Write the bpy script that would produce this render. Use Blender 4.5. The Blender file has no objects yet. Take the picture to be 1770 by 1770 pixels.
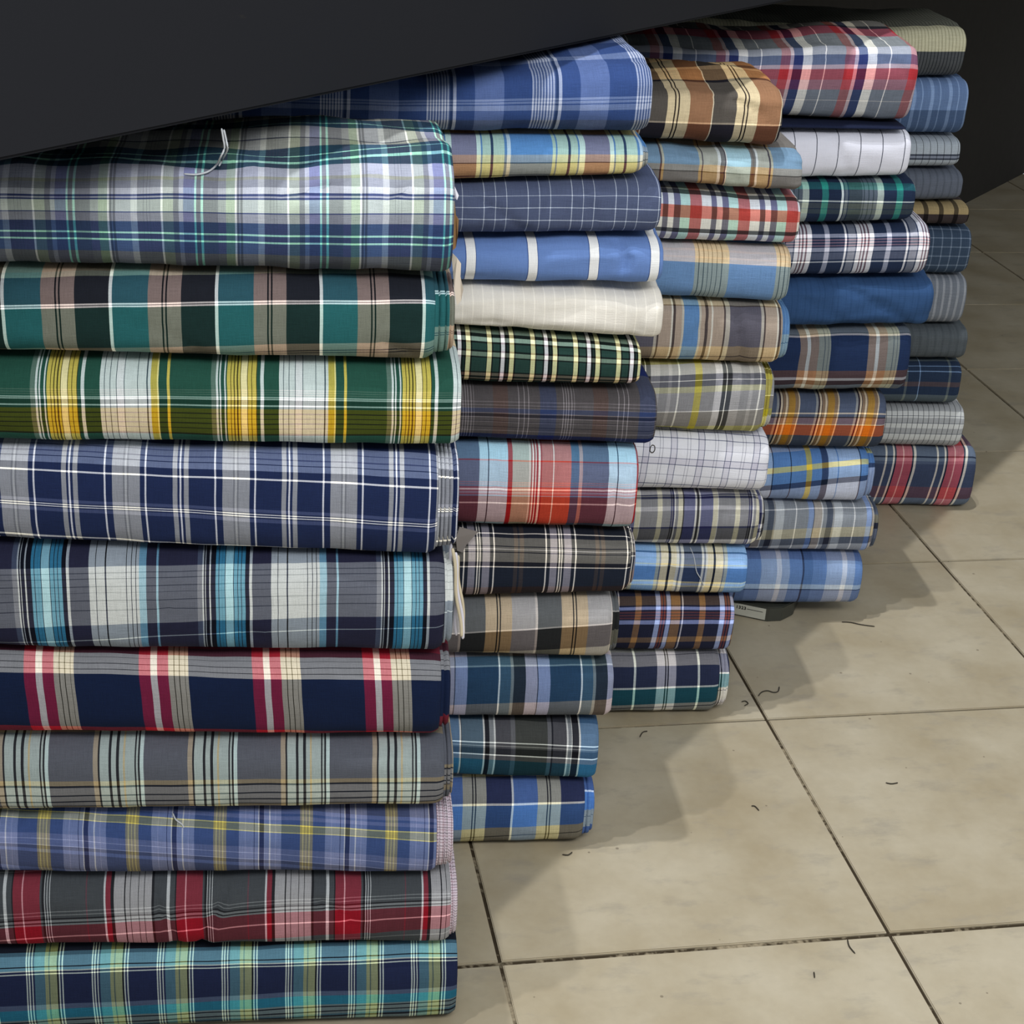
import bpy, bmesh, math, random, re
import numpy as np
from mathutils import Vector, Matrix, noise

SC = bpy.context.scene
COL = SC.collection
random.seed(7)

# ------------------------------------------------------------------ camera (solved from the 60 cm floor tile grid)
F_PX = 2844.19
PITCH, ROLL, YAW = 0.440340498, 0.0611451154, 0.199883927
CAM = np.array([-0.39663961, -1.84315725, 1.61152799])
FWD = np.array([math.sin(YAW)*math.cos(PITCH), math.cos(YAW)*math.cos(PITCH), -math.sin(PITCH)])
RT0 = np.array([math.cos(YAW), -math.sin(YAW), 0.0]); UP0 = np.cross(RT0, FWD)
RT = RT0*math.cos(ROLL) + UP0*math.sin(ROLL); UP = np.cross(RT, FWD)
cd = bpy.data.cameras.new('camera'); cam = bpy.data.objects.new('camera', cd); COL.objects.link(cam)
cd.sensor_fit = 'HORIZONTAL'; cd.sensor_width = 36.0; cd.lens = 36.0*F_PX/1770.0
cd.clip_start = 0.05; cd.clip_end = 60
M = Matrix(((RT[0], UP[0], -FWD[0], CAM[0]), (RT[1], UP[1], -FWD[1], CAM[1]), (RT[2], UP[2], -FWD[2], CAM[2]), (0, 0, 0, 1)))
cam.matrix_world = M
SC.camera = cam

# ------------------------------------------------------------------ world, lights, exposure
SC.view_settings.view_transform = 'Standard'
SC.view_settings.look = 'None'
SC.view_settings.gamma = 1.0
SC.view_settings.use_curve_mapping = False
SC.view_settings.exposure = 0.0
W = bpy.data.worlds.new('room_light'); SC.world = W; W.use_nodes = True
W.node_tree.nodes['Background'].inputs[0].default_value = (0.93, 0.97, 1.0, 1)
W.node_tree.nodes['Background'].inputs[1].default_value = 0.48

def tube_light(x, y, z, lx, ly, power, rz=0.0, tilt=0.0):
    ld = bpy.data.lights.new('tube_light', 'AREA'); ld.shape = 'RECTANGLE'
    ld.size = lx; ld.size_y = ly; ld.energy = power; ld.color = (1.0, 0.995, 0.99)
    o = bpy.data.objects.new('tube_light', ld); COL.objects.link(o)
    o.location = (x, y, z); o.rotation_euler = (tilt, 0, rz)
    return o
tube_light(-0.95, 0.10, 9.0, 0.09, 0.09, 285)        # two high hall lamps: the stepped shadows beside the stacks
tube_light(-1.75, -0.65, 9.0, 0.09, 0.09, 170)
tube_light(0.2, -2.2, 2.9, 2.2, 0.7, 74, 0, math.radians(36))   # wide soft fill, added above and behind the camera for the stack fronts

# ------------------------------------------------------------------ projection helpers (calibration only)
def ray(x, y): return FWD + RT*(x-885)/F_PX - UP*(y-885)/F_PX
def proj(P):
    d = P-CAM; w = d @ FWD
    return 885+F_PX*(d @ RT)/w, 885-F_PX*(d @ UP)/w
def on_z(x, y, z=0.0):
    d = ray(x, y); return CAM+d*((z-CAM[2])/d[2])

# ------------------------------------------------------------------ tagging and materials
def tag(o, label=None, cat=None, group=None, kind=None):
    if label: o['label'] = label
    if cat: o['category'] = cat
    if group: o['group'] = group
    if kind: o['kind'] = kind
    return o

def lin(h):
    out = []
    for i in (0, 2, 4):
        c = int(h[i:i+2], 16)/255
        out.append(c/12.92 if c <= 0.04045 else ((c+0.055)/1.055)**2.4)
    return out

class NT:
    def __init__(s, name, rough=0.9, spec=0.2):
        s.m = bpy.data.materials.new(name); s.m.use_nodes = True
        s.t = s.m.node_tree; s.n = s.t.nodes
        s.b = s.n['Principled BSDF']
        s.b.inputs['Roughness'].default_value = rough
        s.b.inputs['Specular IOR Level'].default_value = spec
    def add(s, typ, **kw):
        n = s.n.new(typ)
        for k, v in kw.items(): setattr(n, k, v)
        return n
    def link(s, a, b): s.t.links.new(a, b)
    def math(s, op, a, b=None, c=None, clamp=False):
        n = s.n.new('ShaderNodeMath'); n.operation = op; n.use_clamp = clamp
        for i, v in enumerate((a, b, c)):
            if v is None: continue
            if isinstance(v, (int, float)): n.inputs[i].default_value = v
            else: s.link(v, n.inputs[i])
        return n.outputs[0]
    def vmath(s, op, a, b=None, scale=None):
        n = s.n.new('ShaderNodeVectorMath'); n.operation = op
        for i, v in enumerate((a, b)):
            if v is None: continue
            if isinstance(v, (tuple, list)): n.inputs[i].default_value = v
            else: s.link(v, n.inputs[i])
        if scale is not None:
            if isinstance(scale, (int, float)): n.inputs['Scale'].default_value = scale
            else: s.link(scale, n.inputs['Scale'])
        return n.outputs[0]
    def noise(s, vec, scale, detail=2.0, rough=0.5, dims='3D'):
        n = s.n.new('ShaderNodeTexNoise'); n.noise_dimensions = dims
        n.inputs['Scale'].default_value = scale; n.inputs['Detail'].default_value = detail; n.inputs['Roughness'].default_value = rough
        if vec is not None: s.link(vec, n.inputs['Vector'])
        return n.outputs[0]
    def stripes(s, coord, x0, seq):
        """constant colour bands: seq = [(rgb, width)]"""
        P = sum(w for _, w in seq)
        fac = s.math('FRACT', s.math('DIVIDE', s.math('SUBTRACT', coord, x0), P))
        edges = []; a = 0.0
        for c, w in seq: edges.append((a/P, c)); a += w
        chunks = [edges[i:i+30] for i in range(0, len(edges), 30)]
        out = None
        for ch in chunks:
            r = s.n.new('ShaderNodeValToRGB'); cr = r.color_ramp; cr.interpolation = 'CONSTANT'
            while len(cr.elements) > 1: cr.elements.remove(cr.elements[-1])
            cr.elements[0].position = ch[0][0] if out is not None else 0.0
            cr.elements[0].color = (*ch[0][1], 1)
            for p, c in ch[1:]:
                e = cr.elements.new(min(p, 1.0)); e.color = (*c, 1)
            s.link(fac, r.inputs[0])
            if out is None: out = r.outputs[0]
            else:
                g = s.math('GREATER_THAN', fac, ch[0][0])
                mx = s.n.new('ShaderNodeMix'); mx.data_type = 'RGBA'
                s.link(g, mx.inputs[0]); s.link(out, mx.inputs[6]); s.link(r.outputs[0], mx.inputs[7]); out = mx.outputs[2]
        return out

GAIN = 1.0
def pal_of(txt):
    # dyed yarn colours, display-encoded (the shader decodes them), greyed and lifted so a matte haze sits in the colour
    out = {}
    for t in txt.split():
        k, v = t.split('='); c = [int(v[i:i+2], 16)/255 for i in (0, 2, 4)]; L = 0.3*c[0]+0.55*c[1]+0.15*c[2]
        out[k] = [min(1.0, (L+(x-L)*0.80)*0.98+0.012) for x in c]
    return out
def seq_of(txt, pal):
    out = []
    for t in txt.split():
        mm = re.match(r'^([A-Za-z]+?)([\d.]+)$', t)
        out.append((pal[mm.group(1)], float(mm.group(2))))
    return out

def plaid(name, pal, base, cols, rows, twill=0.10, fr=0.5, fw=None):
    """woven check: warp bands across, weft bands down, threads add up where they cross"""
    pal = pal_of(pal); n = NT(name, 0.92, 0.15)
    uv = n.add('ShaderNodeUVMap', uv_map='weave').outputs[0]
    sp = n.add('ShaderNodeSeparateXYZ'); n.link(uv, sp.inputs[0])
    u, v = sp.outputs[0], sp.outputs[1]
    B = pal[base]
    Wc = n.stripes(u, cols[0], seq_of(cols[1], pal)) if cols else None
    Rc = n.stripes(v, rows[0], seq_of(rows[1], pal)) if rows else None
    if Wc is not None and Rc is not None:
        add = n.vmath('SUBTRACT', n.vmath('ADD', Wc, Rc), tuple(B))
        c = n.vmath('MAXIMUM', n.vmath('MAXIMUM', add, n.vmath('SCALE', Rc, scale=fr)), n.vmath('SCALE', Wc, scale=fw or fr*0.78))
    elif Wc is not None: c = Wc
    elif Rc is not None: c = Rc
    else:
        rgb = n.add('ShaderNodeRGB'); rgb.outputs[0].default_value = (*B, 1); c = rgb.outputs[0]
    gm = n.add('ShaderNodeGamma'); gm.inputs[1].default_value = 2.2; n.link(c, gm.inputs[0]); c = gm.outputs[0]
    # yarn irregularity along both thread systems + slight mottling
    n1 = n.noise(n.vmath('MULTIPLY', uv, (0.035, 0.75, 0)), 1.0, 1.0)
    n2 = n.noise(n.vmath('MULTIPLY', uv, (0.75, 0.035, 0)), 1.0, 1.0)
    n3 = n.noise(n.vmath('MULTIPLY', uv, (0.5, 0.5, 0)), 1.0, 2.0)
    k = n.math('ADD', n.math('MULTIPLY', n.math('SUBTRACT', n1, 0.5), 1.3), n.math('MULTIPLY', n.math('SUBTRACT', n2, 0.5), 1.3))
    k = n.math('ADD', k, n.math('MULTIPLY', n.math('SUBTRACT', n3, 0.5), 1.0))
    f = n.math('ADD', n.math('MULTIPLY', k, twill*2), 1.0)
    n.link(n.vmath('SCALE', c, scale=f), n.b.inputs['Base Color'])
    bp = n.add('ShaderNodeBump'); bp.inputs['Strength'].default_value = 0.25; bp.inputs['Distance'].default_value = 0.0012
    n.link(k, bp.inputs['Height']); n.link(bp.outputs[0], n.b.inputs['Normal'])
    return n.m

def plain(name, hexc, rough=0.85, spec=0.2, var=0.12, scale=30.0, metal=0.0):
    n = NT(name, rough, spec); c = [x*GAIN for x in lin(hexc)]
    tc = n.add('ShaderNodeTexCoord').outputs['Object']
    k = n.math('ADD', n.math('MULTIPLY', n.math('SUBTRACT', n.noise(tc, scale, 3), 0.5), var*2), 1.0)
    rgb = n.add('ShaderNodeRGB'); rgb.outputs[0].default_value = (*c, 1)
    n.link(n.vmath('SCALE', rgb.outputs[0], scale=k), n.b.inputs['Base Color'])
    n.b.inputs['Metallic'].default_value = metal
    return n.m

def mesh_obj(name, verts, faces, mat, parent=None, smooth=True, uvs=None):
    me = bpy.data.meshes.new(name); me.from_pydata([tuple(v) for v in verts], [], faces)
    if uvs is not None:
        l = me.uv_layers.new(name='weave')
        idx = np.empty(len(me.loops), dtype=np.int32); me.loops.foreach_get('vertex_index', idx)
        arr = np.asarray(uvs, dtype=np.float32)[idx]
        l.data.foreach_set('uv', arr.ravel())
    me.materials.append(mat)
    if smooth: me.polygons.foreach_set('use_smooth', [True]*len(me.polygons))
    me.update()
    o = bpy.data.objects.new(name, me); COL.objects.link(o)
    if parent: o.parent = parent
    return o

def bm_obj(name, bm, mat, parent=None, smooth=False):
    me = bpy.data.meshes.new(name); bm.to_mesh(me); bm.free(); me.materials.append(mat)
    if smooth: me.polygons.foreach_set('use_smooth', [True]*len(me.polygons))
    o = bpy.data.objects.new(name, me); COL.objects.link(o)
    if parent: o.parent = parent
    return o

def tube(name, pts, r, mat, parent=None, n=6):
    """thin closed tube through points (Catmull-Rom smoothed)"""
    P = [Vector(p) for p in pts]; Q = []
    for i in range(len(P)-1):
        a, b, c, d = P[max(i-1, 0)], P[i], P[i+1], P[min(i+2, len(P)-1)]
        for k in range(5):
            t = k/5; Q.append(0.5*((2*b)+(c-a)*t+(2*a-5*b+4*c-d)*t*t+(3*b-a-3*c+d)*t**3))
    Q.append(P[-1]); V = []; Fc = []
    for i, q in enumerate(Q):
        tg = (Q[min(i+1, len(Q)-1)]-Q[max(i-1, 0)]).normalized()
        x = tg.cross(Vector((0, 0, 1)) if abs(tg.z) < 0.9 else Vector((1, 0, 0))).normalized(); y = tg.cross(x)
        rr = r*(0.55 if i in (0, len(Q)-1) else 1)
        for k in range(n): V.append(q+rr*(x*math.cos(2*math.pi*k/n)+y*math.sin(2*math.pi*k/n)))
    for i in range(len(Q)-1):
        for k in range(n): Fc.append((i*n+k, i*n+(k+1) % n, (i+1)*n+(k+1) % n, (i+1)*n+k))
    Fc.append(tuple(range(n))[::-1]); Fc.append(tuple((len(Q)-1)*n+k for k in range(n)))
    return mesh_obj(name, V, Fc, mat, parent)

# ------------------------------------------------------------------ floor: grout bed + single tiles
def tile_material():
    n = NT('glazed_beige_tile', 0.34, 0.35)
    g = n.add('ShaderNodeNewGeometry').outputs['Position']
    oi = n.add('ShaderNodeObjectInfo').outputs['Random']
    v = n.vmath('ADD', g, None)
    off = n.add('ShaderNodeCombineXYZ'); n.link(n.math('MULTIPLY', oi, 37.0), off.inputs[0]); n.link(n.math('MULTIPLY', oi, 11.0), off.inputs[1])
    v = n.vmath('ADD', g, off.outputs[0])
    big = n.noise(v, 5.0, 4, 0.55); fine = n.noise(v, 60.0, 3, 0.6)
    sm = n.noise(n.vmath('MULTIPLY', v, (1, 2.2, 1)), 9.0, 5, 0.65)
    r = n.add('ShaderNodeValToRGB'); cr = r.color_ramp
    cr.elements[0].position = 0.30; cr.elements[0].color = (*lin(TILE_A), 1)
    cr.elements[1].position = 0.68; cr.elements[1].color = (*lin(TILE_B), 1)
    n.link(big, r.inputs[0])
    # foot smears: soft grey patches
    sf = n.math('MULTIPLY', n.math('SUBTRACT', sm, 0.54, clamp=True), 3.0, clamp=True)
    mx = n.add('ShaderNodeMix', data_type='RGBA'); mx.inputs[7].default_value = (*lin('8c867a'), 1)
    n.link(sf, mx.inputs[0]); n.link(r.outputs[0], mx.inputs[6])
    # tiny dirt specks
    vo = n.add('ShaderNodeTexVoronoi'); vo.inputs['Scale'].default_value = 22.0; n.link(v, vo.inputs['Vector'])
    sel = n.math('LESS_THAN', vo.outputs['Distance'], 0.06)
    pick = n.math('GREATER_THAN', n.noise(v, 9.0, 0), 0.56)
    sk = n.math('MULTIPLY', n.math('MULTIPLY', sel, pick), 0.55)
    mx2 = n.add('ShaderNodeMix', data_type='RGBA'); mx2.inputs[7].default_value = (*lin('54493c'), 1)
    n.link(sk, mx2.inputs[0]); n.link(mx.outputs[2], mx2.inputs[6])
    f = n.math('ADD', n.math('MULTIPLY', n.math('SUBTRACT', fine, 0.5), 0.14), 1.0)
    n.link(n.vmath('SCALE', mx2.outputs[2], scale=f), n.b.inputs['Base Color'])
    n.link(n.math('ADD', n.math('MULTIPLY', big, 0.25), 0.28), n.b.inputs['Roughness'])
    return n.m
TILE_A, TILE_B = '9c9077', 'b0a792'
def grout():
    n = NT('dirty_grout', 0.95, 0.1); g = n.add('ShaderNodeNewGeometry').outputs['Position']
    r = n.add('ShaderNodeValToRGB'); r.color_ramp.elements[0].position = 0.50; r.color_ramp.elements[0].color = (*lin('3a3226'), 1)
    r.color_ramp.elements[1].position = 0.62; r.color_ramp.elements[1].color = (*lin('938872'), 1)
    k = n.math('ADD', n.math('MULTIPLY', n.noise(g, 90.0, 3), 0.45), n.math('MULTIPLY', n.noise(g, 4.0, 2), 0.55))
    n.link(k, r.inputs[0]); n.link(r.outputs[0], n.b.inputs['Base Color']); return n.m
def build_floor():
    bm = bmesh.new(); bmesh.ops.create_grid(bm, x_segments=1, y_segments=1, size=0.5)
    for v in bm.verts: v.co = Vector((v.co.x*8.4+1.2, v.co.y*7.2+1.2, -0.004))
    fl = bm_obj('floor', bm, grout()); fl['kind'] = 'structure'
    mt = tile_material(); T = 0.6; g = 0.0027
    bm = bmesh.new(); bmesh.ops.create_cube(bm, size=1.0)
    for v in bm.verts: v.co = Vector((v.co.x*(T-2*g), v.co.y*(T-2*g), v.co.z*0.012))
    bmesh.ops.bevel(bm, geom=[e for e in bm.edges if all(v.co.z > 0 for v in e.verts)], offset=0.0015, segments=2, affect='EDGES')
    me = bpy.data.meshes.new('tile'); bm.to_mesh(me); bm.free(); me.materials.append(mt)
    for i in range(-5, 9):
        for j in range(-4, 8):
            o = bpy.data.objects.new('tile', me); COL.objects.link(o); o.parent = fl
            o.location = ((i+0.5)*T, (j+0.5)*T-(0.0035 if j < 0 else 0.0), -0.006+random.uniform(-0.0002, 0.0))
            o.rotation_euler = (0, 0, random.choice((0, math.pi)))
build_floor()

# ------------------------------------------------------------------ stacks of cloth bolts
class Stack:
    def __init__(s, base, ang, z0=0.0, depth=0.30, capd=0.052):
        s.ang = math.radians(ang); s.a = np.array([math.cos(s.ang), math.sin(s.ang), 0]); s.b = np.array([-math.sin(s.ang), math.cos(s.ang), 0])
        A = on_z(*base); s.O = np.array([A[0], A[1], 0.0]); s.depth = depth; s.capd = capd; s.z0 = z0
        lo, hi = -0.12, 0.10              # find the front plane so that the lowest bolt touches z0 and shows at base
        for _ in range(40):
            m = (lo+hi)/2; s.O = np.array([A[0], A[1], 0.0])+s.b*m
            if s.sil(base[0], z0, 0.05) > base[1]: lo = m
            else: hi = m
    def s_of(s, x, z):                     # distance along the stack axis of image column x at height z
        lo, hi = -2.5, 2.5
        for _ in range(40):
            m = (lo+hi)/2
            if proj(s.pt(m, 0.0, z))[0] < x: lo = m
            else: hi = m
        return lo
    def pt(s, t, d, z): return s.O+s.a*t+s.b*d+np.array([0, 0, z])
    def sil(s, x, zb, hh):                 # image y of the underside outline of a bolt whose bottom is zb
        t = s.s_of(x, zb+hh)
        best = -1e9
        for k in range(0, 13):
            th = math.pi/2*k/12
            c, q = cap(th)
            best = max(best, proj(s.pt(t, s.capd*(1-c), zb+hh*(1-q)+0.0022*q*q))[1])
        return best
    def z_under(s, x, y, hh):
        lo, hi = -0.1, 1.7
        for _ in range(34):
            m = (lo+hi)/2
            if s.sil(x, m, hh) > y: lo = m
            else: hi = m
        return lo
    def z_plane(s, x, y, d=0.03):
        dd = ray(x, y); O = s.O+s.b*d; t = ((O-CAM) @ s.b)/(dd @ s.b); return (CAM+dd*t)[2]
def cap(th, e=2.7):
    c, q = math.cos(th), math.sin(th)
    return abs(c)**(2/e), abs(q)**(2/e)

def loft(sec_fn, svals, nseg):
    V = []; UV = []
    for s_ in svals:
        v, uv = sec_fn(s_); V += v; UV += uv
    Fc = []
    for i in range(len(svals)-1):
        for k in range(nseg): Fc.append((i*nseg+k, (i+1)*nseg+k, (i+1)*nseg+(k+1) % nseg, i*nseg+(k+1) % nseg))
    return V, UV, Fc

NF, NTOP, NB = 24, 10, 8
def section(zb, zt, depth, capd, crown=0.0):
    """closed outline (depth, z), counter-clockwise seen from the right end: front bottom -> front top -> top -> back -> bottom"""
    hh = (zt-zb)/2; zc = (zt+zb)/2; pts = []
    for k in range(NF+1):
        th = -math.pi/2+math.pi*k/NF; c, q = cap(abs(th)); q = math.copysign(q, th)
        pts.append((capd*(1-c), zc+hh*q))
    for k in range(1, NTOP): pts.append((capd+(depth-2*capd)*k/NTOP, zt+crown*math.sin(math.pi*k/NTOP)))
    for k in range(NB+1):
        th = math.pi/2-math.pi*k/NB; c, q = cap(abs(th)); q = math.copysign(q, th)
        pts.append((depth-capd*(1-c), zc+hh*q))
    for k in range(1, NTOP): pts.append((depth-capd-(depth-2*capd)*k/NTOP, zb))
    return pts
NSEG = NF+1+NTOP-1+NB+1+NTOP-1

FALLBACK = {}
def bolt(st, idx, group, label, mat, xl, xr, lo, hi, xc, ymid, sl=None, ln=0.0, xi=None, length=0.75, wav=1.0, crown=0.0,
         topw=0.0, vf=0.5, core_mat=None, left_s=None, depth=None, rot=0.0, crease=()):
    """lo/hi: functions s -> z of the bolt's underside / top"""
    seed = idx*13.7+5
    depth = depth or st.depth
    zm = lambda s_: (lo(s_)+hi(s_))/2
    sr = st.s_of(xr, zm(st.s_of(xr, 0.5)))
    s0 = sr-length
    sl_ = st.s_of(xl, zm(sr))
    pxm = (xr-xl)/(sr-sl_)
    upx = lambda s_: xr+(s_-sr)*pxm
    sc_ = st.s_of(xc, zm(sr))
    edge = ((proj(st.pt(sr, 0.0, zm(sr)))[1]-proj(st.pt(sc_-0.2, 0.0, zm(sc_-0.2)))[1])/((sr-sc_+0.2)*pxm))
    pts = section(lo(sc_), hi(sc_), depth, st.capd, crown)
    ys = [proj(st.pt(sc_, d, z))[1] for d, z in pts]
    imid = NF//2; v = [0.0]*NSEG; v[imid] = ys[imid]
    for i in range(imid+1, NSEG-NTOP):
        al = math.hypot(pts[i][0]-pts[i-1][0], pts[i][1]-pts[i-1][1])*pxm
        v[i] = v[i-1]-max(ys[i-1]-ys[i], vf*al)
    for i in range(imid-1, -1, -1):
        al = math.hypot(pts[i][0]-pts[i+1][0], pts[i][1]-pts[i+1][1])*pxm
        v[i] = v[i+1]+max(ys[i]-ys[i+1], 0.5*al)
    for i in range(NSEG-NTOP, NSEG):
        v[i] = v[i-1]-math.hypot(pts[i][0]-pts[i-1][0], pts[i][1]-pts[i-1][1])*pxm
    vv = v; tilt = 0.0 if sl is None else (edge-sl)
    vref = ys[imid]
    def sec(shrink, s_off, grow=1.0, uoff=0.0, voff=0.0):
        def fn(s_):
            t = s_+s_off
            zb, zt = lo(t), hi(t)
            p = section(zb, zt, depth, st.capd, crown); zc = (zb+zt)/2; dc = depth/2
            # slack, creased cloth
            out = []; uv = []
            inset = shrink(s_)
            for i, (d, z) in enumerate(p):
                d2, z2 = d, z
                nf = noise.noise(Vector((t*7+seed, i*0.16, seed)))+0.5*noise.noise(Vector((t*19, i*0.4+seed, 2.3)))
                front = max(0.0, 1-d/0.09) if i <= NF+2 else 0.0
                amp = 0.0032*wav
                d2 -= nf*amp*front
                if crease and i <= NF+2:                        # sharp pulled folds
                    px = upx(t)
                    for x0, y0, x1, y1, dp in crease:
                        ex, ey = x1-x0, y1-y0; ll = ex*ex+ey*ey
                        h = max(-0.15, min(1.15, ((px-x0)*ex+(vv[i]-y0)*ey)/ll))
                        side = ((px-x0)*ey-(vv[i]-y0)*ex)/math.sqrt(ll)
                        dist2 = (px-x0-h*ex)**2+(vv[i]-y0-h*ey)**2
                        if dist2 < 3000: d2 += dp*(math.exp(-dist2/70.0)-0.75*math.exp(-dist2/500.0)*(1 if side > 0 else 0.3))
                q = (z-zc)/max(0.01, (zt-zb)/2)
                if i <= NF: z2 -= math.copysign(0.0044*wav*(0.5+0.5*noise.noise(Vector((t*9+seed*3, q*0.7, 7.7)))+0.35*noise.noise(Vector((t*24+seed, q, 3.1)))), q)*(abs(q)**2)
                if topw > 0 and NF-5 <= i <= NF+NTOP+1:
                    wgt = min(1.0, (i-(NF-5))/5)
                    z2 += topw*wgt*(noise.noise(Vector((t*6+seed, d*9, 1.1)))+0.6*noise.noise(Vector((t*15+d*14, d*20, seed)))+0.2)
                dd = dc+(d2-dc)*(1-inset/dc); zz = zc+(z2-zc)*(1-inset/max(0.02, (zt-zb)/2))
                P = st.pt(t, dd, zz)
                if rot: P = P+st.b*(rot*(t-sr))
                uu = upx(s_)+1.3*noise.noise(Vector((t*8, vv[i]*0.02, seed)))
                vu = vv[i]+tilt*(upx(s_)-xc)+1.2*noise.noise(Vector((t*5+4, vv[i]*0.02, seed)))
                uu -= ln*(vv[i]-ymid)
                out.append(P); uv.append((uu+uoff, vu+voff))
            return out, uv
        return fn
    R = random.Random(idx)
    root = bpy.data.objects.new('fabric_bolt', None); COL.objects.link(root); root.empty_display_size = 0.05
    base = st.pt((s0+sr)/2, depth/2, lo((s0+sr)/2)); root.location = tuple(base)
    tag(root, label, 'fabric bolt', group)
    loc = lambda V: [(p[0]-base[0], p[1]-base[1], p[2]-base[2]) for p in V]
    # outer wrap
    e = 0.012
    def shr(s_):
        a = max(0.0, 1-(sr-s_)/e); b = max(0.0, 1-(s_-s0)/e)
        return 0.0045*(a*a+b*b)
    sv = [s0, s0+0.003, s0+0.008]+list(np.linspace(s0+0.02, sr-0.02, 96))+[sr-0.010, sr-0.006, sr-0.003, sr-0.001, sr]
    V, UV, Fc = loft(sec(shr, 0), sv, NSEG)
    nb = len(V)
    V2, UV2 = sec(lambda s_: 0.012, 0)(sr-0.004); V += V2; UV += UV2; n = NSEG; a = (len(sv)-1)*n
    for k in range(n): Fc.append((a+k, nb+k, nb+(k+1) % n, a+(k+1) % n))
    Fc.append(tuple(range(n)))                                  # left end closed
    mesh_obj('outer_wrap', loc(V), Fc, mat, root, uvs=UV)
    # folded core: layered edges of the cloth seen from the right end
    se = sr-0.006 if xi is None else st.s_of(xi, zm(sr))
    prof = [(sr-0.05, 0.007), (sr-0.012, 0.007)]        # selvedge edges of the inner folds: small steps with creases between
    if se-sr > 0.004:
        p = sr-0.001; dpt = 0.0065
        while p < se-0.006:
            w_ = R.uniform(0.0045, 0.0075); prof += [(p, dpt), (p+w_*0.72, dpt+0.0002), (p+w_*0.80, dpt+0.0045), (p+w_*0.92, dpt+0.0045)]; p += w_; dpt += 0.0007
    else: dpt = 0.007
    prof += [(se-0.003, dpt+0.0005), (se, dpt+0.003)]
    prof = [q for i, q in enumerate(prof) if i == 0 or q[0] > prof[i-1][0]+1e-5]
    sv = [q[0] for q in prof]; pmap = {round(q[0], 7): q[1] for q in prof}
    V, UV, Fc = loft(sec(lambda s_: pmap[round(s_, 7)], 0, uoff=0 if xi is None else 17, voff=0 if xi is None else 23), sv, NSEG)
    a = (len(sv)-1)*n
    hmin = min((hi(sr)-lo(sr))/2, 0.08)
    k_in = dpt+0.004; layer = 0
    while k_in < hmin*0.93:
        off = R.uniform(-0.0045, 0.0015) if layer % 2 else R.uniform(-0.001, 0.003)
        ki = k_in; nb = len(V)
        V2, UV2 = sec(lambda s_: ki, off)(se-0.0015); V += V2
        UV += [(x+ki*1500+layer*3, y+ki*900) for x, y in UV2]
        for k in range(n): Fc.append((a+k, nb+k, nb+(k+1) % n, a+(k+1) % n))
        a = nb; k_in += R.uniform(0.0016, 0.0032); layer += 1
    Fc.append(tuple(a+k for k in range(n))[::-1])
    mesh_obj('folded_core', loc(V), Fc, core_mat or mat, root, uvs=UV)
    return dict(root=root, sr=sr, s0=s0, base=base, st=st, lo=lo, hi=hi)

def build_stack(st, group, xrefL, rolls, top, extra=None):
    """rolls from the top down. each: label, mat args, yL, yR (underside rows at xrefL and at xr), xr"""
    nR = len(rolls); bounds = []
    for i, r in enumerate(rolls):
        hh = 0.05
        if i == nR-1: bounds.append((st.s_of(xrefL, st.z0), st.z0, st.s_of(r['xr'], st.z0), st.z0)); continue
        zl = st.z_under(xrefL, r['yl'], hh); zr = st.z_under(r['xr'], r['yr'], hh)
        bounds.append((st.s_of(xrefL, zl), zl, st.s_of(r['xr'], zr), zr))
    zl = st.z_plane(top[0], top[1]); zr = st.z_plane(top[2], top[3])
    tb = (st.s_of(top[0], zl), zl, st.s_of(top[2], zr), zr)
    def fn(b, d):
        sa, za, sb, zb = b
        def f(s_):
            t = (s_-sa)/(sb-sa); t = max(-0.35, min(1.06, t)); return za+(zb-za)*t+d
        return f
    out = []
    for i, r in enumerate(rolls):
        lo = fn(bounds[i], 0.0 if i == nR-1 else 0.0014)
        hi = fn(tb if i == 0 else bounds[i-1], 0.0)
        kw = {k: r[k] for k in ('sl', 'ln', 'xi', 'length', 'wav', 'crown', 'topw', 'vf', 'core_mat', 'rot', 'crease') if k in r}
        if i == 0: kw.setdefault('topw', 0.006); kw.setdefault('vf', 0.12)
        m = plaid(r['name'], r['pal'], r['base'], r.get('cols'), r.get('rows'), r.get('twill', 0.14), r.get('fr', 0.5), r.get('fw'))
        xl = max(xrefL, r['xr']-560)
        yt = top[1] if i == 0 else rolls[i-1]['yl']
        out.append(bolt(st, len(ALL)+1, group, r['label'], m, xl, r['xr'], lo, hi, (xl+r['xr'])/2, (yt+r['yl'])/2, **kw))
        out[-1]['mat'] = m; ALL.append(out[-1])
    return out
ALL = []

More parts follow.
